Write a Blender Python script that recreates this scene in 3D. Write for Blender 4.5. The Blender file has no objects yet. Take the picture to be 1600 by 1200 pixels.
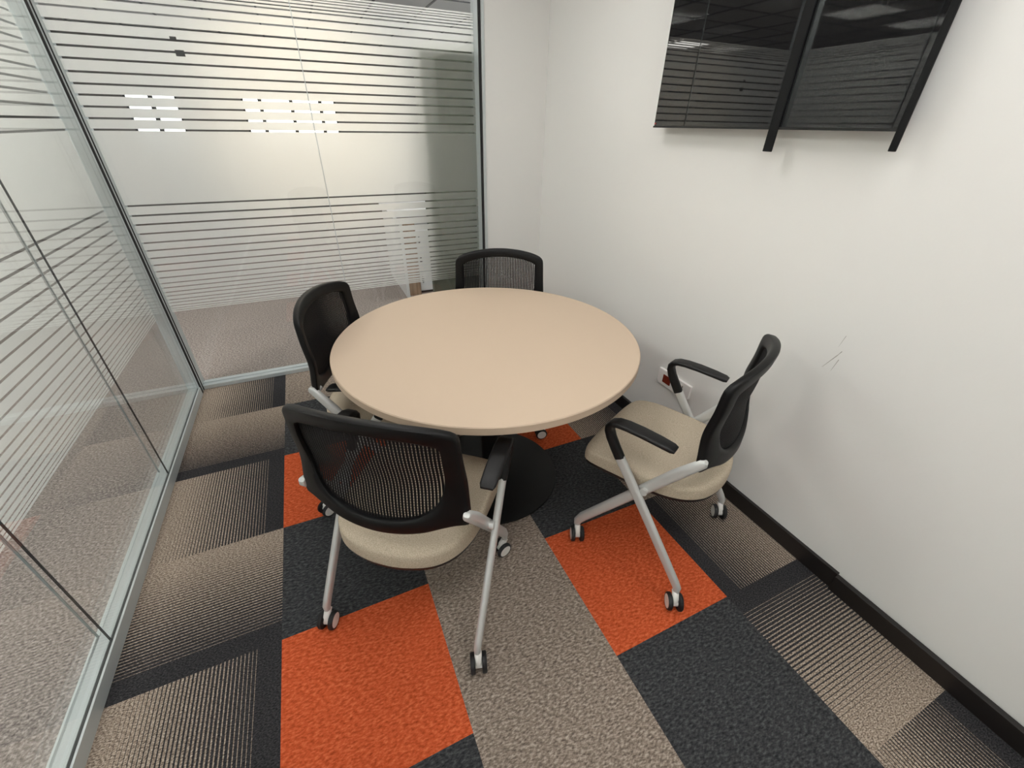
import bpy, bmesh, math, random
from mathutils import Vector, Matrix
C = bpy.context.scene.collection
S = bpy.context.scene
PI = math.pi

# ---------------------------------------------------------------- camera
cam_d = bpy.data.cameras.new('camera'); cam = bpy.data.objects.new('camera', cam_d); C.objects.link(cam)
cam.location = (0.382605, -0.476682, 1.47787)
cam.rotation_euler = (1.01419779, -0.0139886933, -0.425746407)
cam_d.sensor_width = 36.0; cam_d.lens = 14.6162; cam_d.clip_start = 0.02
S.camera = cam
S.view_settings.view_transform = 'Standard'; S.view_settings.look = 'None'
S.view_settings.gamma = 1.0; S.view_settings.use_curve_mapping = False
S.view_settings.exposure = 0.0

# ---------------------------------------------------------------- world + big lights
ROOM_PANEL = 11.0      # emission of ceiling panels in the meeting room
HALL_PANEL = 27.0      # emission of ceiling panels in the side corridor
OFFICE_PANEL = 12.8    # emission of ceiling panels behind the rear glass
DAYLIGHT = 4.0         # office windows
WORLD = 1.3
world = bpy.data.worlds.new('world'); S.world = world; world.use_nodes = True
bg = world.node_tree.nodes['Background']; bg.inputs[0].default_value = (0.86, 0.93, 1.0, 1); bg.inputs[1].default_value = WORLD

# ---------------------------------------------------------------- materials
def lin(r, g, b):
    f = lambda c: (c/255/12.92) if c/255 <= 0.04045 else ((c/255+0.055)/1.055)**2.4
    return (f(r), f(g), f(b), 1)
def mat(name, col, rough=0.5, metal=0.0, spec=0.5, bump=None):
    m = bpy.data.materials.new(name); m.use_nodes = True
    p = m.node_tree.nodes['Principled BSDF']
    p.inputs['Base Color'].default_value = col; p.inputs['Roughness'].default_value = rough
    p.inputs['Metallic'].default_value = metal; p.inputs['Specular IOR Level'].default_value = spec
    if bump:
        N = m.node_tree.nodes; L = m.node_tree.links
        tc = N.new('ShaderNodeTexCoord'); n = N.new('ShaderNodeTexNoise'); b = N.new('ShaderNodeBump')
        n.inputs['Scale'].default_value = bump[0]; n.inputs['Detail'].default_value = 4
        b.inputs['Strength'].default_value = bump[1]; b.inputs['Distance'].default_value = 0.002
        L.new(tc.outputs['Object'], n.inputs['Vector']); L.new(n.outputs['Fac'], b.inputs['Height']); L.new(b.outputs['Normal'], p.inputs['Normal'])
    return m
class NT:
    def __init__(s, m): s.t = m.node_tree; s.N = s.t.nodes; s.L = s.t.links
    def n(s, ty, **kw):
        o = s.N.new(ty)
        for k, v in kw.items(): setattr(o, k, v)
        return o
    def m(s, op, a, b=None, clamp=False):
        o = s.N.new('ShaderNodeMath'); o.operation = op; o.use_clamp = clamp
        for i, v in enumerate((a, b)):
            if v is None: continue
            if isinstance(v, (int, float)): o.inputs[i].default_value = v
            else: s.L.new(v, o.inputs[i])
        return o.outputs[0]
    def mix(s, f, a, b):
        o = s.N.new('ShaderNodeMix'); o.data_type = 'RGBA'
        for i, v in ((0, f), (6, a), (7, b)):
            if isinstance(v, (int, float)): o.inputs[i].default_value = v
            elif isinstance(v, tuple): o.inputs[i].default_value = v
            else: s.L.new(v, o.inputs[i])
        return o.outputs[2]
def emit(name, col, st):
    m = bpy.data.materials.new(name); m.use_nodes = True; k = NT(m); k.N.clear()
    e = k.n('ShaderNodeEmission'); e.inputs[0].default_value = col; e.inputs[1].default_value = st
    o = k.n('ShaderNodeOutputMaterial'); k.L.new(e.outputs[0], o.inputs[0]); return m

def fibre(k, vec, rot=0.5, sc=170, stretch=0.45):
    mp = k.n('ShaderNodeMapping'); mp.inputs['Rotation'].default_value = (0, 0, rot); mp.inputs['Scale'].default_value = (stretch, 1, 1)
    k.L.new(vec, mp.inputs[0])
    n = k.n('ShaderNodeTexNoise'); n.inputs['Scale'].default_value = sc; n.inputs['Detail'].default_value = 3; n.inputs['Roughness'].default_value = 0.65
    k.L.new(mp.outputs[0], n.inputs['Vector']); return n.outputs['Fac']
def ramp(k, fac, stops):
    r = k.n('ShaderNodeValToRGB'); e = r.color_ramp.elements
    while len(e) < len(stops): e.new(0.5)
    for q, (p, c) in zip(e, stops): q.position = p; q.color = c
    k.L.new(fac, r.inputs[0]); return r.outputs[0]
def carpet(name, dark, midc, light, lo=0.36, hi=0.64, sc=170, stretch=0.45, rot=0.5):
    m = mat(name, midc, 0.95, spec=0.1); k = NT(m); p = k.N['Principled BSDF']
    g = k.n('ShaderNodeNewGeometry')
    f = fibre(k, g.outputs['Position'], rot, sc, stretch)
    col = ramp(k, f, [(lo, dark), (0.5, midc), (hi, light)])
    n2 = k.n('ShaderNodeTexNoise'); n2.inputs['Scale'].default_value = 5; k.L.new(g.outputs['Position'], n2.inputs['Vector'])
    col = k.mix(k.m('MULTIPLY', n2.outputs['Fac'], 0.22), col, midc)
    k.L.new(col, p.inputs['Base Color'])
    b = k.n('ShaderNodeBump'); b.inputs['Strength'].default_value = 0.35; b.inputs['Distance'].default_value = 0.003
    k.L.new(f, b.inputs['Height']); k.L.new(b.outputs[0], p.inputs['Normal'])
    return m
def striped(name, kind):
    """gradient stripe carpet tile; kind: side where the dark band lies (R,L = +x,-x; N,F = near,far)"""
    m = mat(name, lin(120, 108, 98), 0.95, spec=0.1); k = NT(m); p = k.N['Principled BSDF']
    g = k.n('ShaderNodeNewGeometry'); sp = k.n('ShaderNodeSeparateXYZ'); k.L.new(g.outputs['Position'], sp.inputs[0])
    a = sp.outputs['X'] if kind[0] in 'RL' else sp.outputs['Y']
    off = 0.11 if kind == 'Rw' else 0.0
    t = k.m('FRACT', k.m('ADD', k.m('MULTIPLY', a, 2.0), 8.0 + (2*0.11 if kind == 'Rw' else 0)))
    if kind[0] in 'RF': t = k.m('SUBTRACT', 1.0, t)
    f = fibre(k, g.outputs['Position'], 0.5, 300, 0.5)
    tt = k.m('ADD', t, k.m('MULTIPLY', k.m('SUBTRACT', f, 0.5), 0.004))
    ph = k.m('FRACT', k.m('MULTIPLY', tt, 44.0))
    duty = k.m('ADD', k.m('MULTIPLY', k.m('SUBTRACT', t, 0.14), 1.15), 0.12)
    fine = k.m('ABSOLUTE', k.m('SUBTRACT', ph, 0.5))
    d = k.m('SUBTRACT', duty, k.m('MULTIPLY', fine, 2.0))
    on = k.m('ADD', k.m('MULTIPLY', d, 6.0), 0.5, True)
    on = k.m('MULTIPLY', on, k.m('GREATER_THAN', t, 0.145))
    lightc = ramp(k, f, [(0.36, lin(88, 76, 68)), (0.5, lin(152, 137, 123)), (0.64, lin(196, 182, 168))])
    darkc = ramp(k, f, [(0.36, lin(34, 34, 36)), (0.5, lin(52, 51, 53)), (0.64, lin(72, 71, 73))])
    k.L.new(k.mix(on, darkc, lightc), p.inputs['Base Color'])
    b = k.n('ShaderNodeBump'); b.inputs['Strength'].default_value = 0.3; b.inputs['Distance'].default_value = 0.003
    k.L.new(f, b.inputs['Height']); k.L.new(b.outputs[0], p.inputs['Normal'])
    return m
M = {}
M['orange'] = carpet('carpet_orange', lin(148, 60, 28), lin(198, 88, 50), lin(222, 120, 80), 0.3, 0.7, 150)
M['charcoal'] = carpet('carpet_charcoal', lin(30, 31, 33), lin(60, 61, 63), lin(92, 93, 94), 0.3, 0.7, 150)
M['taupe'] = carpet('carpet_taupe', lin(80, 71, 64), lin(138, 125, 114), lin(190, 177, 164), 0.32, 0.68, 170)
M['hall'] = carpet('carpet_hall', lin(92, 85, 82), lin(146, 136, 131), lin(194, 184, 178), 0.32, 0.68, 120, 0.8)
for q in ('R', 'Rw', 'L', 'N', 'F'): M['s'+q] = striped('carpet_striped_'+q, q)
M['wall'] = mat('wall_paint', lin(228, 227, 224), 0.55, spec=0.3, bump=(160, 0.06))
M['wall_out'] = mat('wall_paint_office', lin(118, 115, 111), 0.8)
M['base'] = mat('baseboard_dark', lin(30, 26, 25), 0.35)
M['ceil'] = mat('ceiling_tile', lin(225, 224, 220), 0.9)
M['grid'] = mat('ceiling_grid', lin(120, 120, 120), 0.6)
M['alu'] = mat('satin_aluminium', lin(200, 207, 208), 0.4, 0.35)
M['alu_dark'] = mat('aluminium_shadow_gap', lin(60, 62, 64), 0.5, 0.3)
M['gasket'] = mat('rubber_gasket', lin(28, 28, 29), 0.6)
M['silver'] = mat('silver_paint', lin(206, 207, 205), 0.36, 0.3)
M['black'] = mat('black_plastic', lin(10, 10, 11), 0.45, spec=0.25, bump=(900, 0.08))
M['black_soft'] = mat('black_arm_plastic', lin(18, 18, 19), 0.45, spec=0.35, bump=(700, 0.1))
M['shell'] = mat('seat_pan_plastic', lin(30, 24, 24), 0.5)
M['tyre'] = mat('caster_tyre', lin(26, 26, 27), 0.55)
M['cap'] = mat('caster_white', lin(232, 230, 225), 0.4)
M['table'] = mat('table_laminate', lin(196, 176, 155), 0.6, spec=0.25, bump=(300, 0.04))
M['powder'] = mat('black_powder_coat', lin(14, 15, 16), 0.5, spec=0.3, bump=(600, 0.1))
M['screen'] = mat('tv_glass', (0.006, 0.006, 0.007, 1), 0.02, spec=0.75)
M['bezel'] = mat('tv_bezel', lin(20, 20, 21), 0.3)
M['rail'] = mat('tv_rail', lin(15, 16, 17), 0.6, spec=0.2)
M['led'] = mat('tv_led_red', lin(150, 40, 36), 0.4)
M['socket'] = mat('socket_white', lin(236, 233, 230), 0.35)
M['red'] = mat('socket_red', lin(112, 34, 16), 0.4)
M['slot'] = mat('socket_slot', lin(70, 66, 64), 0.6)
M['scuff'] = mat('scuff_grey', lin(168, 165, 158), 0.8)
M['cab'] = mat('cabinet_grey', lin(104, 108, 96), 0.6)
M['white_lam'] = mat('white_laminate', lin(238, 238, 238), 0.4)
M['wood'] = mat('oak_laminate', lin(176, 146, 120), 0.5)
k = NT(M['wood']); w = k.n('ShaderNodeTexNoise'); w.inputs['Scale'].default_value = 40; tc = k.n('ShaderNodeTexCoord'); mp = k.n('ShaderNodeMapping')
mp.inputs['Scale'].default_value = (1, 1, 0.06); k.L.new(tc.outputs['Object'], mp.inputs[0]); k.L.new(mp.outputs[0], w.inputs['Vector'])
k.L.new(ramp(k, w.outputs['Fac'], [(0.35, lin(150, 122, 98)), (0.65, lin(190, 162, 136))]), k.N['Principled BSDF'].inputs['Base Color'])
M['partition'] = mat('partition_fabric', lin(200, 202, 200), 0.9, bump=(300, 0.2))
M['panel_room'] = emit('lamp_panel_room', (1.0, 0.98, 0.96, 1), ROOM_PANEL)
M['panel_hall'] = emit('lamp_panel_office', (1.0, 0.97, 0.92, 1), HALL_PANEL)
M['panel_office'] = emit('lamp_panel_rear_office', (1.0, 0.97, 0.92, 1), OFFICE_PANEL)
M['daylight'] = emit('window_daylight', (0.93, 0.97, 1.0, 1), DAYLIGHT)
# seat fabric
m = mat('beige_fabric', lin(186, 172, 150), 0.9, spec=0.15); k = NT(m); p = k.N['Principled BSDF']; tc = k.n('ShaderNodeTexCoord')
n = k.n('ShaderNodeTexNoise'); n.inputs['Scale'].default_value = 420; n.inputs['Detail'].default_value = 3; k.L.new(tc.outputs['Object'], n.inputs['Vector'])
k.L.new(ramp(k, n.outputs['Fac'], [(0.3, lin(160, 147, 128)), (0.7, lin(203, 190, 170))]), p.inputs['Base Color'])
b = k.n('ShaderNodeBump'); b.inputs['Strength'].default_value = 0.25; b.inputs['Distance'].default_value = 0.001
k.L.new(n.outputs['Fac'], b.inputs['Height']); k.L.new(b.outputs[0], p.inputs['Normal']); M['fabric'] = m
# glass: clear with fresnel mirror
def glass(name, tint):
    m = bpy.data.materials.new(name); m.use_nodes = True; k = NT(m); k.N.clear()
    o = k.n('ShaderNodeOutputMaterial'); mx = k.n('ShaderNodeMixShader'); t = k.n('ShaderNodeBsdfTransparent'); g = k.n('ShaderNodeBsdfGlossy')
    t.inputs[0].default_value = tint; g.inputs['Roughness'].default_value = 0.0
    ge = k.n('ShaderNodeNewGeometry'); fr = k.n('ShaderNodeFresnel')
    k.L.new(k.m('SUBTRACT', 1.5, k.m('MULTIPLY', ge.outputs['Backfacing'], 1.5-1/1.5)), fr.inputs['IOR'])
    k.L.new(fr.outputs[0], mx.inputs[0]); k.L.new(t.outputs[0], mx.inputs[1]); k.L.new(g.outputs[0], mx.inputs[2]); k.L.new(mx.outputs[0], o.inputs[0])
    return m
M['glass'] = glass('clear_glass', (0.975, 0.985, 0.978, 1))
# frosted film: mostly scatters light through, some back, a little seen straight through
m = bpy.data.materials.new('frosted_film'); m.use_nodes = True; k = NT(m); k.N.clear()
o = k.n('ShaderNodeOutputMaterial'); d = k.n('ShaderNodeBsdfDiffuse'); t = k.n('ShaderNodeBsdfTranslucent'); tr = k.n('ShaderNodeBsdfTransparent')
d.inputs[0].default_value = (0.86, 0.86, 0.83, 1); t.inputs[0].default_value = (0.92, 0.92, 0.89, 1); tr.inputs[0].default_value = (0.95, 0.97, 0.95, 1)
a = k.n('ShaderNodeMixShader'); a.inputs[0].default_value = 0.80; b = k.n('ShaderNodeMixShader'); b.inputs[0].default_value = 0.012
k.L.new(d.outputs[0], a.inputs[1]); k.L.new(t.outputs[0], a.inputs[2]); k.L.new(a.outputs[0], b.inputs[1]); k.L.new(tr.outputs[0], b.inputs[2]); k.L.new(b.outputs[0], o.inputs[0])
M['film'] = m
M['mesh'] = mat('chair_mesh', lin(20, 19, 21), 0.6, spec=0.2)

# ---------------------------------------------------------------- mesh helpers
class MB:
    def __init__(s): s.v = []; s.f = []; s.mi = []; s.sm = []
    def add(s, vs, fs, mi=0, smooth=False):
        o = len(s.v); s.v += [tuple(q) for q in vs]
        for f in fs: s.f.append([o+i for i in f]); s.mi.append(mi); s.sm.append(smooth)
        return s
    def box(s, x0, x1, y0, y1, z0, z1, mi=0):
        vs = [(x, y, z) for z in (z0, z1) for y in (y0, y1) for x in (x0, x1)]
        return s.add(vs, [(0,2,3,1), (4,5,7,6), (0,1,5,4), (1,3,7,5), (3,2,6,7), (2,0,4,6)], mi)
    def rings(s, R, closed=False, mi=0, cap=True, smooth=True):
        n = len(R[0]); vs = [q for r in R for q in r]; fs = []
        m_ = len(R)
        for i in range(m_ if closed else m_-1):
            for j in range(n):
                a, b = i*n+j, i*n+(j+1) % n; c, d = ((i+1) % m_)*n+(j+1) % n, ((i+1) % m_)*n+j
                fs.append((a, b, c, d))
        s.add(vs, fs, mi, smooth)
        if cap and not closed:
            o = len(s.v)-len(vs)
            s.f.append([o+j for j in range(n)][::-1]); s.mi.append(mi); s.sm.append(False)
            s.f.append([o+(m_-1)*n+j for j in range(n)]); s.mi.append(mi); s.sm.append(False)
        return s
    def cyl(s, p0, p1, r, n=20, mi=0, r1=None):
        p0, p1 = Vector(p0), Vector(p1); ax = (p1-p0).normalized(); u = ax.orthogonal().normalized(); w = ax.cross(u)
        ring = lambda c, rr: [c+u*math.cos(2*PI*i/n)*rr+w*math.sin(2*PI*i/n)*rr for i in range(n)]
        return s.rings([ring(p0, r), ring(p1, r if r1 is None else r1)], mi=mi)
    def lathe(s, prof, c=(0,0,0), n=64, mi=0):
        R = [[(c[0]+r*math.cos(2*PI*i/n), c[1]+r*math.sin(2*PI*i/n), c[2]+z) for i in range(n)] for r, z in prof]
        return s.rings(R, mi=mi)
    def build(s, name, mats, parent=None, bevel=None, angle=40):
        me = bpy.data.meshes.new(name); me.from_pydata(s.v, [], s.f); me.validate()
        mats = mats if isinstance(mats, (list, tuple)) else [mats]
        for q in mats: me.materials.append(q)
        for pl, a, b in zip(me.polygons, s.mi, s.sm): pl.material_index = a; pl.use_smooth = b
        bm = bmesh.new(); bm.from_mesh(me); bmesh.ops.recalc_face_normals(bm, faces=bm.faces[:])
        if bevel:
            es = [e for e in bm.edges if len(e.link_faces) == 2 and e.calc_face_angle() > math.radians(angle)]
            bmesh.ops.bevel(bm, geom=es, offset=bevel, segments=2, affect='EDGES', profile=0.6)
        for e in bm.edges:
            if len(e.link_faces) == 2 and e.calc_face_angle() > 0.7: e.smooth = False
        bm.to_mesh(me); bm.free()
        ob = bpy.data.objects.new(name, me); C.objects.link(ob)
        if parent: ob.parent = parent
        return ob
def tag(o, label=None, cat=None, group=None, kind=None):
    for a, b in (('label', label), ('category', cat), ('group', group), ('kind', kind)):
        if b: o[a] = b
    return o
def empty(name, loc=(0,0,0), rz=0):
    o = bpy.data.objects.new(name, None); C.objects.link(o); o.location = loc; o.rotation_euler = (0, 0, rz); o.empty_display_size = 0.1; return o
def rrect(w, h, r, n=4):
    pts = []
    for cx, cy, a in ((w/2-r, h/2-r, 0), (-w/2+r, h/2-r, 90), (-w/2+r, -h/2+r, 180), (w/2-r, -h/2+r, 270)):
        for i in range(n+1):
            t = math.radians(a+90*i/n); pts.append((cx+r*math.cos(t), cy+r*math.sin(t)))
    return pts
def sweep(mb, path, secs, side=Vector((1,0,0)), mi=0):
    """rounded bar along a path lying square to `side`; secs: (in-plane width, side width) per point"""
    P = [Vector(q) for q in path]; R = []
    for i, q in enumerate(P):
        t = ((P[min(i+1, len(P)-1)]-q).normalized() + (q-P[max(i-1, 0)]).normalized()).normalized()
        up = side.cross(t).normalized(); w, h = secs[i]; r = min(w, h)*0.45
        R.append([q+up*a+side*b for a, b in rrect(w, h, r)])
    mb.rings(R, mi=mi)

# ---------------------------------------------------------------- setting: floor with carpet tiles
XL, XR, YB, YN, HC = -0.475, 1.89, 2.40, -2.0, 2.62
mb = MB(); keys = ['orange', 'charcoal', 'taupe', 'sR', 'sRw', 'sL', 'sN', 'sF', 'hall']
def quad(x0, x1, y0, y1, key, z=0.0): mb.add([(x0,y0,z), (x1,y0,z), (x1,y1,z), (x0,y1,z)], [(0,1,2,3)], keys.index(key))
for v in range(-4, 5):
    y0, y1 = v*0.5, min(v*0.5+0.5, 2.44); ev = v % 2 == 0
    quad(-0.5, 0.0, y0, y1, 'sR' if ev else 'sN')
    quad(0.0, 0.5, y0, y1, 'taupe' if v == 4 else ('orange' if ev else 'charcoal'))
    quad(0.5, 1.0, y0, y1, 'taupe')
    quad(1.0, 1.5, y0, y1, 'orange' if ev and v >= 0 else 'charcoal')
    quad(1.5, 1.92, y0, y1, {-2: 'sRw', -1: 'sF', 0: 'sL', 1: 'sF', 2: 'sRw', 3: 'sF', 4: 'sL'}.get(v, 'sF'))
quad(-6, -0.5, -2.0, 12, 'hall'); quad(-0.5, 7, 2.44, 12, 'hall')
fl = tag(mb.build('floor', [M[q] for q in keys]), kind='structure')

# right wall, stub wall beside the glass, wall behind the camera
WR = 1.905
wr = tag(MB().box(WR, WR+0.12, YN, 2.53, 0, HC).build('wall_right', M['wall']), kind='structure')
tag(MB().box(1.47, WR, 2.36, 2.478, 0, HC).build('wall_back', M['wall'], bevel=0.002), kind='structure')
tag(MB().box(-0.55, WR+0.12, YN-0.12, YN, 0, HC).build('wall_front', M['wall']), kind='structure')
def scuff(pts, w):
    s = MB()
    for i in range(len(pts)-1):
        (ya, za), (yb, zb) = pts[i], pts[i+1]; dy, dz = yb-ya, zb-za; L = math.hypot(dy, dz); ny, nz = -dz/L*w, dy/L*w; x = WR-0.0004
        s.add([(x, ya-ny, za-nz), (x, yb-ny*.3, zb-nz*.3), (x, yb+ny*.3, zb+nz*.3), (x, ya+ny, za+nz)], [(0,1,2,3)])
    return s.build('scuff_mark', M['scuff'], wr)
scuff([(0.190, 0.852), (0.197, 0.835), (0.226, 0.775)], 0.0016); scuff([(0.188, 0.822), (0.196, 0.775)], 0.0013); scuff([(0.199, 0.905), (0.206, 0.862)], 0.0009)
b1 = MB().box(1.889, WR, -0.13, 2.36, 0, 0.078).build('baseboard_right', M['base'], bevel=0.002); tag(b1, kind='structure')
b2 = MB().box(1.879, WR-0.004, YN, -0.131, 0, 0.072).build('baseboard_right', M['base'], bevel=0.002); tag(b2, kind='structure')
tag(MB().box(1.49, 1.889, 2.347, 2.36, 0, 0.078).build('baseboard_back', M['base'], bevel=0.002), kind='structure')

# ceiling of 60 cm tiles hanging in a thin grid, over room and office
mb = MB(); mb.box(-6, 7, -2.1, 12, HC+0.004, HC+0.1, 0)
xs = [-5.7+0.6*i for i in range(22)]; ys = [-1.9+0.6*i for i in range(24)]
for x in xs: mb.box(x-0.011, x+0.011, -2.1, 12, HC-0.004, HC+0.004, 1)
for y in ys: mb.box(-6, 7, y-0.011, y+0.011, HC-0.0035, HC+0.0045, 1)
tag(mb.build('ceiling', [M['ceil'], M['grid']]), kind='structure')

# ---------------------------------------------------------------- glass walls
GAPS = [(2.004, .003), (1.993, .003), (1.983, .0035), (1.970, .004), (1.957, .004), (1.943, .005), (1.916, .006), (1.881, .006), (1.835, .007), (1.792, .007), (1.748, .007), (1.704, .007), (1.656, .007), (1.612, .007), (1.570, .007), (1.525, .007), (1.479, .007), (1.433, .007),
        (1.095, .007), (1.047, .007), (1.002, .007), (.956, .0065), (.909, .0065), (.868, .006), (.827, .006), (.789, .006), (.753, .0055), (.717, .0055), (.685, .005), (.659, .005), (.633, .005), (.611, .0045), (.588, .0045), (.570, .004), (.551, .004), (.536, .003), (.524, .003)]
ZT, ZB = 2.013, 0.515
def bands():
    out = []; top = ZT
    for z, h in GAPS: out.append((z+h*.6, top)); top = z-h*.6
    out.append((ZB, top)); return out
def film_mesh(f, a0, a1, holes=()):
    s = MB()
    def q(u0, u1, z0, z1):
        if u1-u0 > 1e-4 and z1-z0 > 1e-4: s.add([f(u0, z0), f(u1, z0), f(u1, z1), f(u0, z1)], [(0,1,2,3)])
    for z0, z1 in bands():
        cuts = [h for h in holes if h[2] < z1 and h[3] > z0 and h[0] < a1 and h[1] > a0]
        if not cuts: q(a0, a1, z0, z1); continue
        h = cuts[0]; hz0, hz1 = max(z0, h[2]), min(z1, h[3])
        q(a0, h[0], z0, z1); q(h[1], a1, z0, z1); q(h[0], h[1], z0, hz0); q(h[0], h[1], hz1, z1)
    return s
# back wall of glass
w2 = tag(empty('window_2', (0.5, 2.44, 0)), kind='structure')
def child(mb, name, m, par, **kw):
    o = mb.build(name, m, None, **kw); o.parent = par; o.matrix_parent_inverse = Matrix.Translation(-Vector(par.location)); return o
holes = [(-0.042, -0.016, 1.796, 1.806), (-0.038, -0.001, 1.733, 1.757), (-0.03, 0.012, 1.912, 1.917)]
for a, b_ in ((-0.478, 0.5005), (0.5045, 1.466)):
    child(MB().box(a, b_, 2.433, 2.443, 0.025, HC), 'glass_pane', M['glass'], w2)
    child(film_mesh(lambda u, z: (u, 2.4445, z), a, b_, holes), 'frosted_film', M['film'], w2)
child(MB().box(0.5005, 0.5045, 2.434, 2.442, 0.025, HC), 'glass_joint', M['alu'], w2)
child(MB().box(-0.475, 1.46, 2.398, 2.478, 0, 0.026).box(-0.475, 1.46, 2.43, 2.446, 0.026, 0.034), 'bottom_track', M['alu'], w2, bevel=0.0015)
child(MB().box(1.455, 1.47, 2.37, 2.48, 0, HC), 'side_jamb', M['alu'], w2, bevel=0.001)
child(MB().box(1.47, 1.487, 2.352, 2.36, 0, HC), 'side_jamb_cover', M['alu'], w2, bevel=0.001)
child(MB().box(1.4545, 1.4705, 2.3615, 2.3695, 0, HC), 'gasket', M['gasket'], w2)
child(MB().box(-0.475, 1.47, 2.40, 2.48, HC-0.05, HC-0.005), 'top_track', M['alu'], w2)
# left wall of double glass
w1 = tag(empty('window_1', (-0.505, 0.7, 0)), kind='structure')
js = [YN, -0.14, 0.687, 1.51, 2.338]
for i in range(len(js)-1):
    a, b_ = js[i]+0.0015, js[i+1]-0.0015
    child(MB().box(-0.490, -0.482, a, b_, 0.05, HC), 'glass_pane', M['glass'], w1)
    child(MB().box(-0.532, -0.524, a+0.03, b_+0.03 if i < 3 else b_, 0.05, HC), 'glass_pane', M['glass'], w1)
    child(film_mesh(lambda u, z: (-0.5335, u, z), a+0.03, b_+0.03 if i < 3 else b_), 'frosted_film', M['film'], w1)
    if i:
        child(MB().box(-0.489, -0.483, js[i]-0.001, js[i]+0.001, 0.05, HC), 'glass_joint', M['gasket'], w1)
        child(MB().box(-0.531, -0.525, js[i]+0.0285, js[i]+0.0315, 0.05, HC), 'glass_joint', M['alu'], w1)
tr_ = child(MB().box(-0.538, -0.491, YN, 2.338, 0.0, 0.05).box(-0.481, -0.474, YN, 2.338, 0.0, 0.052), 'bottom_track', M['alu'], w1, bevel=0.0012)
child(MB().box(-0.491, -0.481, YN, 2.338, 0.0, 0.048), 'gasket', M['gasket'], w1)
child(MB().box(-0.54, -0.474, YN, 2.338, HC-0.05, HC-0.005), 'top_track', M['alu'], w1)
child(MB().box(-0.54, -0.478, 2.34, 2.48, 0, HC), 'corner_post', M['alu'], w1, bevel=0.0012)
child(MB().box(-0.4785, -0.4745, 2.352, 2.362, 0, HC).box(-0.4785, -0.4745, 2.392, 2.398, 0, HC).box(-0.4785, -0.4745, 2.34, 2.344, 0, HC), 'gasket', M['gasket'], w1)

# ---------------------------------------------------------------- office beyond the glass
tag(MB().box(-6, 7, 9.0, 9.15, 0, 1.0).box(-6, 7, 9.0, 9.15, 1.86, HC).build('wall_office_far', M['wall_out']), kind='structure')
wo = bpy.data.objects['wall_office_far']
segs = [(-6, -1.86), (-1.17, -0.275), (1.205, 7)]
child(MB().box(-6, -1.86, 9.0, 9.15, 1.0, 1.86).box(-1.17, -0.275, 9.0, 9.15, 1.0, 1.86).box(1.205, 7, 9.0, 9.15, 1.0, 1.86), 'wall_piers', M['wall_out'], wo)
for nm, ed in (('window_3', [-1.86, -1.515, -1.17]), ('window_4', [-0.275, 0.0, 0.48, 0.95, 1.205])):
    r = tag(empty(nm, ((ed[0]+ed[-1])/2, 9.05, 1.0)), kind='structure')
    for a, b_ in zip(ed, ed[1:]): child(MB().box(a+0.02, b_-0.02, 9.06, 9.07, 1.02, 1.84), 'window_pane', M['daylight'], r)
    fr = MB()
    for a in ed: fr.box(a-0.03, a+0.03, 9.02, 9.10, 1.0, 1.86)
    child(fr.box(ed[0], ed[-1], 9.02, 9.10, 1.0, 1.03).box(ed[0], ed[-1], 9.02, 9.10, 1.83, 1.86), 'window_frame', M['gasket'], r)
tag(MB().box(-6.1, -6, -2, 9.1, 0, HC).build('wall_office_left', M['wall_out']), kind='structure')

# tall grey-green screen standing right behind the glass
cb = tag(empty('partition_screen', (1.5, 2.51, 0)), 'tall grey-green partition screen standing close behind the striped rear glass', 'partition')
child(MB().box(1.125, 1.925, 2.49, 2.53, 0.05, 1.85), 'panel', M['cab'], cb, bevel=0.002)
for x in (1.108, 1.926): child(MB().box(x, x+0.016, 2.487, 2.533, 0.0, 1.865), 'post', M['cab'], cb, bevel=0.002)
child(MB().box(1.125, 1.925, 2.487, 2.533, 1.851, 1.865), 'top_rail', M['cab'], cb, bevel=0.002)
for x in (1.25, 1.78): child(MB().box(x, x+0.05, 2.487, 2.75, 0.0, 0.02).box(x+.015, x+.035, 2.505, 2.525, 0.02, 0.055), 'foot', M['cab'], cb, bevel=0.002)

# white desk end with wood panel, and pedestal
dk = tag(empty('desk', (1.8, 4.0, 0)), 'white desk end with an oak panel on the carpet beyond the glass', 'desk')
child(MB().box(1.095, 1.125, 3.56, 4.45, 0.0, 0.71), 'side_panel', M['white_lam'], dk, bevel=0.002)
child(MB().box(1.126, 1.25, 3.62, 3.64, 0.0, 0.705), 'front_panel', M['wood'], dk)
child(MB().box(1.09, 2.6, 3.82, 4.60, 0.711, 0.735), 'desktop', M['white_lam'], dk, bevel=0.002)
child(MB().box(2.57, 2.6, 3.56, 4.45, 0.0, 0.71), 'side_panel', M['white_lam'], dk)
pd = tag(empty('drawer_pedestal', (1.45, 3.9, 0)), 'white drawer pedestal with a dark finger pull beside the oak panel', 'pedestal')
child(MB().box(1.255, 1.66, 3.665, 4.2, 0.02, 0.62), 'body', M['white_lam'], pd, bevel=0.003)
for i in range(3):
    z0 = 0.03+0.195*i
    dr = child(MB().box(1.258, 1.657, 3.648, 3.664, z0, z0+0.19), 'drawer', M['white_lam'], pd, bevel=0.002)
    hp = MB().lathe([(0.001, 0.0), (0.016, 0.0), (0.016, 0.002), (0.001, 0.002)], n=24).build('finger_pull', M['slot'], dr)
    for vtx in hp.data.vertices: x, y, z = vtx.co; vtx.co = (1.285+x*0.8, 3.6475-z, z0+0.11+y*1.9)
child(MB().box(1.27, 1.65, 3.68, 4.19, 0, 0.02), 'plinth', M['slot'], pd)
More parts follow.
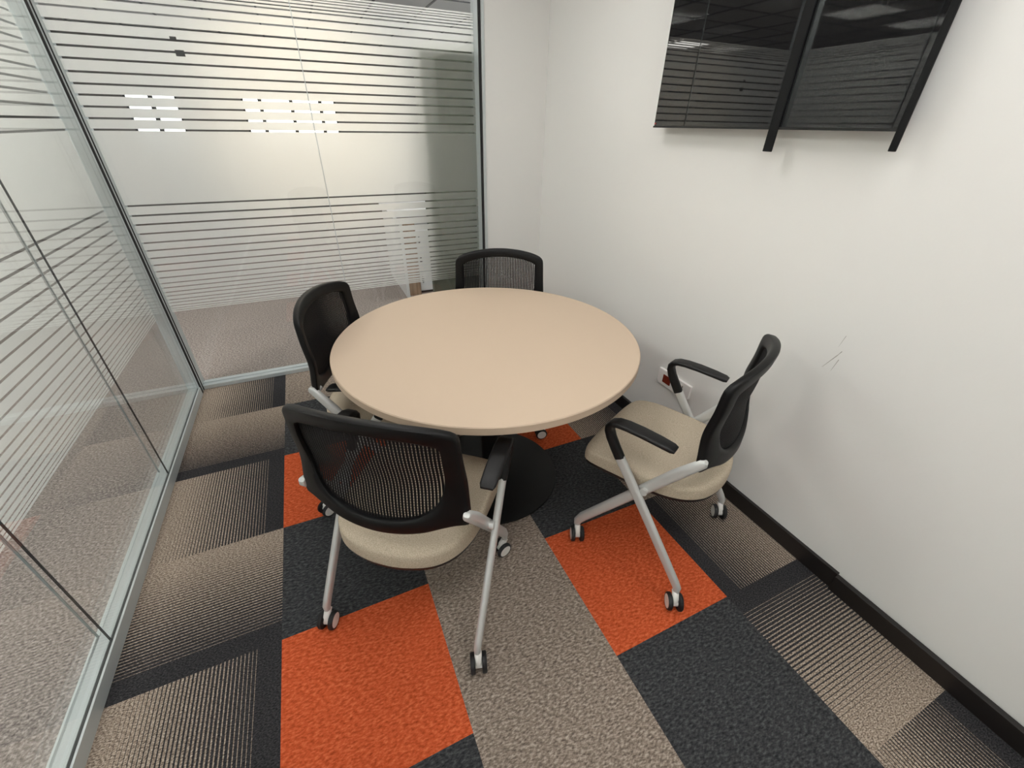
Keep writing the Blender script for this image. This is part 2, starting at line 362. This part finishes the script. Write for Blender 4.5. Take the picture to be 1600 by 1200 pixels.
# ceiling light panels
def panel(x, y, label, m, group=None):
    t = tag(empty('ceiling_light', (x, y, HC-0.006)), label, 'ceiling light', group)
    f = MB()
    for a in (-1, 1): f.box(a*0.3-0.012, a*0.3+0.012, -0.312, 0.312, -0.012, 0.0); f.box(-0.288, 0.288, a*0.3-0.012, a*0.3+0.012, -0.012, 0.0)
    f.build('frame', M['white_lam'], t); MB().box(-0.288, 0.288, -0.288, 0.288, -0.007, -0.001).build('diffuser', m, t)
panel(0.7, 1.3, 'square ceiling light panel over the round table of the meeting room', M['panel_room'])
panel(0.2, -0.5, 'unseen square ceiling light panel added near the glass to brighten the right wall', M['panel_room'])  # added out of view as fill light for the lower right wall
panel(1.3, -0.25, 'unseen square ceiling light panel added by the right wall as fill for the meeting room', M['panel_room'])  # extra unseen panel, added to lift the right wall and floor
for x, y in ((-2.7, 6.1), (-1.2, 1.9), (-1.2, 0.1), (-1.2, -1.3), (-3.6, 1.0), (-0.6, 3.5), (0.6, 3.5), (1.8, 3.5), (3.0, 3.5), (-3.6, -1.3)):  # all but the first are unseen, added to light the corridor and film
    panel(x, y, 'square ceiling light panel over the office beyond the glass, most of them added to light the film', M['panel_office'] if y > 3 else M['panel_hall'], 'office ceiling lights')

# warm spotlight in the corridor shining on the back of the frosted glass
sl = tag(empty('spotlight', (0.55, 4.1, HC)), 'small warm corridor spotlight aimed at the frosted rear glass', 'spotlight')
child(MB().cyl((0.55, 4.1, HC-0.006), (0.55, 4.1, HC-0.03), 0.05, 24).cyl((0.55, 4.1, HC-0.03), (0.55, 4.07, HC-0.09), 0.012, 12), 'mount', M['white_lam'], sl)
child(MB().cyl((0.55, 4.10, HC-0.06), (0.55, 3.98, HC-0.14), 0.045, 24), 'housing', M['white_lam'], sl)
ld = bpy.data.lights.new('spotlight_beam', 'SPOT'); ld.energy = 70; ld.color = (1, 0.8, 0.55); ld.spot_size = 0.75; ld.spot_blend = 1.0; ld.shadow_soft_size = 0.05
lo = bpy.data.objects.new('beam', ld); C.objects.link(lo); lo.location = (0.55, 3.95, HC-0.155)
lo.rotation_euler = (Vector((0.5, 2.44, 1.52))-lo.location).to_track_quat('-Z', 'Y').to_euler()
lo.parent = sl; lo.matrix_parent_inverse = Matrix.Translation(-Vector(sl.location))

# ---------------------------------------------------------------- television
tv = tag(empty('television', (1.865, 0.745, 1.478)), 'large black flat television hung on the white wall with two dark rails', 'television')
child(MB().box(1.842, 1.882, 0.282, 1.228, 1.478, 2.04), 'body', M['bezel'], tv, bevel=0.003)
child(MB().box(1.8395, 1.8425, 0.276, 1.224, 1.484, 2.036), 'screen', M['screen'], tv)
child(MB().box(1.838, 1.8425, 0.268, 1.228, 1.478, 1.485), 'bottom_bezel', M['bezel'], tv)
child(MB().box(1.836, 1.840, 1.214, 1.220, 1.490, 1.496), 'standby_light', M['led'], tv)
child(MB().box(1.8345, 1.8395, 0.618, 0.652, 1.414, 2.05), 'mount_rail', M['rail'], tv, bevel=0.002)
child(MB().box(1.8345, 1.842, 0.256, 0.274, 1.432, 2.05), 'mount_rail', M['rail'], tv, bevel=0.002)
child(MB().box(1.882, 1.905, 0.45, 1.05, 1.60, 1.95), 'wall_bracket', M['rail'], tv)

# ---------------------------------------------------------------- wall socket
so = tag(empty('wall_socket', (1.9, 0.82, 0.37)), 'white horizontal power socket plate with red outlet low on the right wall', 'socket')
def plate(x0, x1, y0, y1, z0, z1, c):
    pts = [(y0+c, z0), (y1-c, z0), (y1, z0+c), (y1, z1), (y0, z1), (y0, z0+c)]
    return MB().rings([[(x0, y, z) for y, z in pts], [(x1, y, z) for y, z in pts]], smooth=False)
child(plate(1.890, 1.905, 0.712, 0.93, 0.325, 0.41, 0.014), 'cover_plate', M['socket'], so, bevel=0.003)
child(MB().box(1.886, 1.891, 0.838, 0.89, 0.345, 0.388), 'red_outlet', M['red'], so, bevel=0.0015)['label'] = 'dark red outlet'
child(MB().box(1.886, 1.891, 0.765, 0.825, 0.343, 0.392), 'outlet', M['socket'], so, bevel=0.0015)
s_ = MB()
for y, z in ((0.785, 0.376), (0.785, 0.358), (0.805, 0.367)): s_.cyl((1.8855, y, z), (1.8868, y, z), 0.004, 12)
child(s_.box(1.8888, 1.8905, 0.757, 0.760, 0.343, 0.392), 'outlet_slot', M['slot'], so)

# ---------------------------------------------------------------- round table
TX, TY, R0 = 0.936, 0.955, 0.60
tb = tag(empty('round_table', (TX, TY, 0)), 'round beige laminate table on a black pedestal amid four chairs', 'table')
MB().lathe([(0.001, .72), (R0-.003, .72), (R0, .723), (R0, .747), (R0-.003, .75), (0.001, .75)], n=160).build('tabletop', M['table'], tb)
MB().lathe([(0.045, .02), (0.042, .08), (0.04, .2), (0.04, .69), (0.04, .70)], n=40).build('column', M['powder'], tb)
MB().lathe([(0.001, 0.002), (.322, 0.002), (.326, .006), (.324, .012), (.29, .018), (.2, .026), (.1, .034), (.06, .045), (.046, .07), (0.001, .071)], n=96).build('base', M['powder'], tb)
s_ = MB().lathe([(0.001, .70), (0.14, .70), (0.15, .704), (0.15, .7195), (0.001, .7195)], n=40)
for i in range(4):
    a = PI/4+i*PI/2; c_, n_ = math.cos(a), math.sin(a); q = Vector((-n_, c_, 0))*0.02
    s_.rings([[(c_*r+q.x*e, n_*r+q.y*e, z) for e, z in ((-1, .70), (1, .70), (1, .7195), (-1, .7195))] for r in (0.05, 0.42)], smooth=False)
s_.build('support_bracket', M['powder'], tb)

# ---------------------------------------------------------------- chairs
def by(x, z):   # depth of the backrest shell at width x and height z
    return -0.192 + 0.050*(x/0.235)**2 + 0.012*math.exp(-((z-0.72)/0.07)**2) - 0.012*max(0, (z-0.84)/0.1)**2
def loop(half, n=96, c=0.745):
    """closed outline from its right half (x,z) running top centre -> bottom centre, resampled by angle"""
    pts = half + [(-x, z) for x, z in half[::-1] if x > 1e-6]
    out = []
    N = len(pts)
    for k_ in range(n):
        a = PI/2 - 2*PI*k_/n; dx, dz = math.cos(a), math.sin(a); best = None
        for i in range(N):
            (x0, z0), (x1, z1) = pts[i], pts[(i+1) % N]; ex, ez = x1-x0, z1-z0
            den = dx*ez-dz*ex
            if abs(den) < 1e-12: continue
            t = ((x0)*ez-(z0-c)*ex)/den; u = ((x0)*dz-(z0-c)*dx)/den
            if t > 0 and -1e-6 <= u <= 1+1e-6 and (best is None or t > best): best = t
        out.append((dx*best, c+dz*best))
    return out
def smooth_half(ctrl, sub=6):
    P = [(-ctrl[1][0], ctrl[1][1])]+ctrl+[(-ctrl[-2][0], ctrl[-2][1])]; out = []
    for i in range(1, len(P)-2):
        for j in range(sub):
            t = j/sub; r = []
            for a in (0, 1):
                p0, p1, p2, p3 = P[i-1][a], P[i][a], P[i+1][a], P[i+2][a]
                r.append(0.5*(2*p1+(p2-p0)*t+(2*p0-5*p1+4*p2-p3)*t*t+(-p0+3*p1-3*p2+p3)*t**3))
            out.append(tuple(r))
    out.append(ctrl[-1]); return out
OUT = loop(smooth_half([(0, .925), (.06, .923), (.12, .917), (.17, .908), (.205, .897), (.222, .886), (.229, .868), (.233, .78), (.238, .70), (.243, .64), (.245, .602), (.238, .590), (.215, .592), (.18, .585), (.13, .569), (.07, .559), (0, .555)]), 144)
INN = loop(smooth_half([(0, .884), (.06, .882), (.12, .875), (.165, .864), (.181, .857), (.189, .845), (.191, .80), (.190, .75), (.182, .70), (.162, .655), (.125, .625), (.07, .606), (0, .600)]), 144)
def make_chair():
    root = empty('office_chair')
    # backrest frame
    T = 0.026; prof = [(0, -.25), (.06, -.42), (.2, -.5), (.8, -.5), (.94, -.42), (1, -.25), (1, .25), (.94, .42), (.8, .5), (.2, .5), (.06, .42), (0, .25)]
    R = []
    for (xo, zo), (xi, zi) in zip(OUT, INN):
        ring = []
        for s, d in prof:
            x, z = xo+(xi-xo)*s, zo+(zi-zo)*s; ring.append((x, by(x, z)+d*T, z))
        R.append(ring)
    bk = MB().rings(R, closed=True).build('backrest_frame', M['black'], root)
    th = MB(); PIT = 0.0086; WID = 0.0060
    half_pts = [q for q in INN if q[0] >= -1e-9]
    def zspan(x):
        zz = []
        for (xa, za), (xb, zb) in zip(INN, INN[1:]+INN[:1]):
            if (xa-x)*(xb-x) <= 0 and abs(xa-xb) > 1e-9: zz.append(za+(zb-za)*(x-xa)/(xb-xa))
        return (min(zz)-.004, max(zz)+.004) if len(zz) > 1 else None
    for i in range(-22, 23):
        x = i*PIT; sp_ = zspan(x)
        if not sp_: continue
        R = []
        for k_ in range(19):
            z = sp_[0]+(sp_[1]-sp_[0])*k_/18; sl_ = (by(x+.001, z)-by(x-.001, z))/.002; q = Vector((1, sl_, 0)).normalized(); nn = Vector((-q.y, q.x, 0)); c_ = Vector((x, by(x, z)+.003, z))
            R.append([c_+q*(a*WID/2)+nn*(b*.0008) for a, b in ((1, -1), (1, 1), (-1, 1), (-1, -1))])
        th.rings(R, smooth=False)
    for k_ in range(1, 33):   # fine cross threads behind the verticals
        z = .600+.284*k_/33; X = [x for x in [0.19*(j/12-1) for j in range(25)] if zspan(x) and zspan(x)[0] < z < zspan(x)[1]]
        if len(X) < 3: continue
        th.rings([[(x, by(x, z)+.003+a*.0005, z+b*.0006) for a, b in ((1, -1), (1, 1), (-1, 1), (-1, -1))] for x in X], smooth=False)
    th.build('backrest_mesh', M['mesh'], bk)
    # seat cushion and pan
    half = smooth_half([(0, .272), (.08, .271), (.15, .267), (.200, .256), (.226, .232), (.234, .17), (.233, .08), (.228, .0), (.216, -.07), (.188, -.13), (.14, -.175), (.07, -.200), (0, -.207)])
    half = loop([(x, y+0.0) for x, y in half], 120, 0.03)
    def seat_ring(sc_, z, ins=0.0):
        out = []
        for x, y in half:
            l = math.hypot(x, y-.03); s = max(0, (l*sc_-ins)/l); X, Y = x*s, .03+(y-.03)*s
            zz = z - (0.022*max(0, (Y-.12)/.15)**2 if z > .44 else 0.010*max(0, (Y-.12)/.15)**2)
            if z > .455: zz -= 0.006*(1-min(1, (X/.2)**2+((Y-.03)/.22)**2))
            out.append((X, Y, zz))
        return out
    ins = [(0.006, .412), (0.0, .418), (0.0, .442), (0.0015, .456), (0.006, .464), (0.014, .468), (0.045, .470), (0.09, .471), (0.14, .471), (0.19, .471)]
    st = MB().rings([seat_ring(1, z, i) for i, z in ins]).build('seat', M['fabric'], root)
    MB().rings([seat_ring(1, z, i) for i, z in [(0.06, .392), (0.02, .397), (0.004, .403), (0.002, .413)]]).build('seat_pan', M['shell'], st)
    for sx in (-1, 1):
        xa, xb = sx*0.268, sx*0.241
        # rear caster leg rising to the armrest
        l = MB(); pa = [(xa, -.203, .070), (xa, -.201, .090), (xa, -.188, .112), (xa, -.02, .365), (xa, .096, .535)]
        sweep(l, pa, [(.022, .020), (.029, .022), (.031, .022), (.034, .022), (.036, .022)])
        l.build('leg', M['silver'], root)
        a = MB(); arc = [(xa, .094, .531), (xa, .115, .564), (xa, .136, .600), (xa, .146, .625), (xa, .147, .643), (xa, .138, .657), (xa, .120, .665), (xa, .09, .668), (xa, .04, .667), (xa, -.02, .662), (xa, -.06, .657), (xa, -.072, .655)]
        sec = [(.037, .026), (.036, .030), (.033, .036), (.029, .040), (.025, .043), (.020, .046), (.017, .050), (.016, .052), (.016, .052), (.016, .050), (.015, .046), (.008, .036)]
        sweep(a, arc, sec); a.build('armrest', M['black_soft'], root)
        # front caster leg rising to the backrest
        l = MB(); pb = [(xb, .228, .070), (xb, .226, .094), (xb, .206, .132), (xb, .03, .382), (xb, -.085, .545), (xb, -.150, .630), (xb, -.156, .638)]
        sweep(l, pb, [(.024, .020), (.033, .024), (.038, .024), (.038, .024), (.038, .024), (.030, .024), (.012, .018)])
        l.cyl((xb, -.140, .612), (sx*.185, -.148, .602), 0.009, 14)
        l.build('leg', M['silver'], root)
        pv = MB().cyl((xb, -.007, .432), (xa, -.007, .432), 0.013, 16); pv.build('pivot', M['silver'], root)
    MB().cyl((-.241, .028, .385), (.241, .028, .385), 0.011, 16).build('crossbar', M['shell'], root)
    # casters
    for i, (x, y, ang) in enumerate(((-.268, -.200, 70), (.268, -.200, -55), (-.241, .226, 20), (.241, .226, 60))):
        cs = MB().cyl((0, 0, .045), (0, 0, .066), 0.007, 14).cyl((-.009, -.014, .027), (.009, -.014, .027), 0.013, 16)
        sweep(cs, [(0, 0.006, .062), (0, -.004, .058), (0, -.016, .046), (0, -.022, .034)], [(.014, .018), (.020, .020), (.020, .019), (.008, .014)])
        cs.v = [(a*1.18, b_*1.18, c_*1.12) for a, b_, c_ in cs.v]; co = cs.build('caster', M['cap'], root); co.location = (x, y, 0); co.rotation_euler = (0, 0, math.radians(ang))
        for s in (-1, 1):
            w = MB(); X = lambda d: s*d
            ring = lambda xx, r: [(X(xx), -.014+r*math.cos(2*PI*j/28), .0265+r*math.sin(2*PI*j/28)) for j in range(28)]
            w.rings([ring(.009, .018), ring(.009, .024), ring(.011, .0265), ring(.019, .0265), ring(.022, .024), ring(.022, .021)])
            w.rings([ring(.021, .021), ring(.0222, .0205), ring(.0225, .004)], mi=1)
            w.v = [(a*1.18, b_*1.18, c_*1.18) for a, b_, c_ in w.v]; w.build('wheel', [M['tyre'], M['cap']], co)
    return root
def copy_tree(o, parent=None):
    c = o.copy(); C.objects.link(c)
    if parent: c.parent = parent
    for ch in list(o.children): copy_tree(ch, c)
    return c
chair = make_chair()
SPOTS = [((0.494, 0.492), 51.4, 'black mesh-back chair with beige seat nearest the camera, its back turned to us', (10, 22, 0, -35)),
         ((1.446, 0.367), 116.3, 'black mesh-back chair with beige seat beside the white wall, both armrests in full view', (-56, -61, -51, -51)),
         ((0.494, 1.168), -26.5, 'black mesh-back chair left of the table, in front of the rear glass wall', (30, 56, -18, 40)),
         ((1.178, 1.405), -112.5, 'black mesh-back chair behind the table with only its backrest top showing', (30, 50, 100, 37))]
for i, ((x, y), a, lab, cas) in enumerate(SPOTS):
    o = chair if i == 0 else copy_tree(chair)
    o.location = (x, y, 0); o.rotation_euler = (0, 0, math.radians(a-90)); tag(o, lab, 'chair', 'chairs around the round table')
    for c_, q in zip([k_ for k_ in o.children if k_.name.startswith('caster')], cas): c_.rotation_euler = (0, 0, math.radians(q))
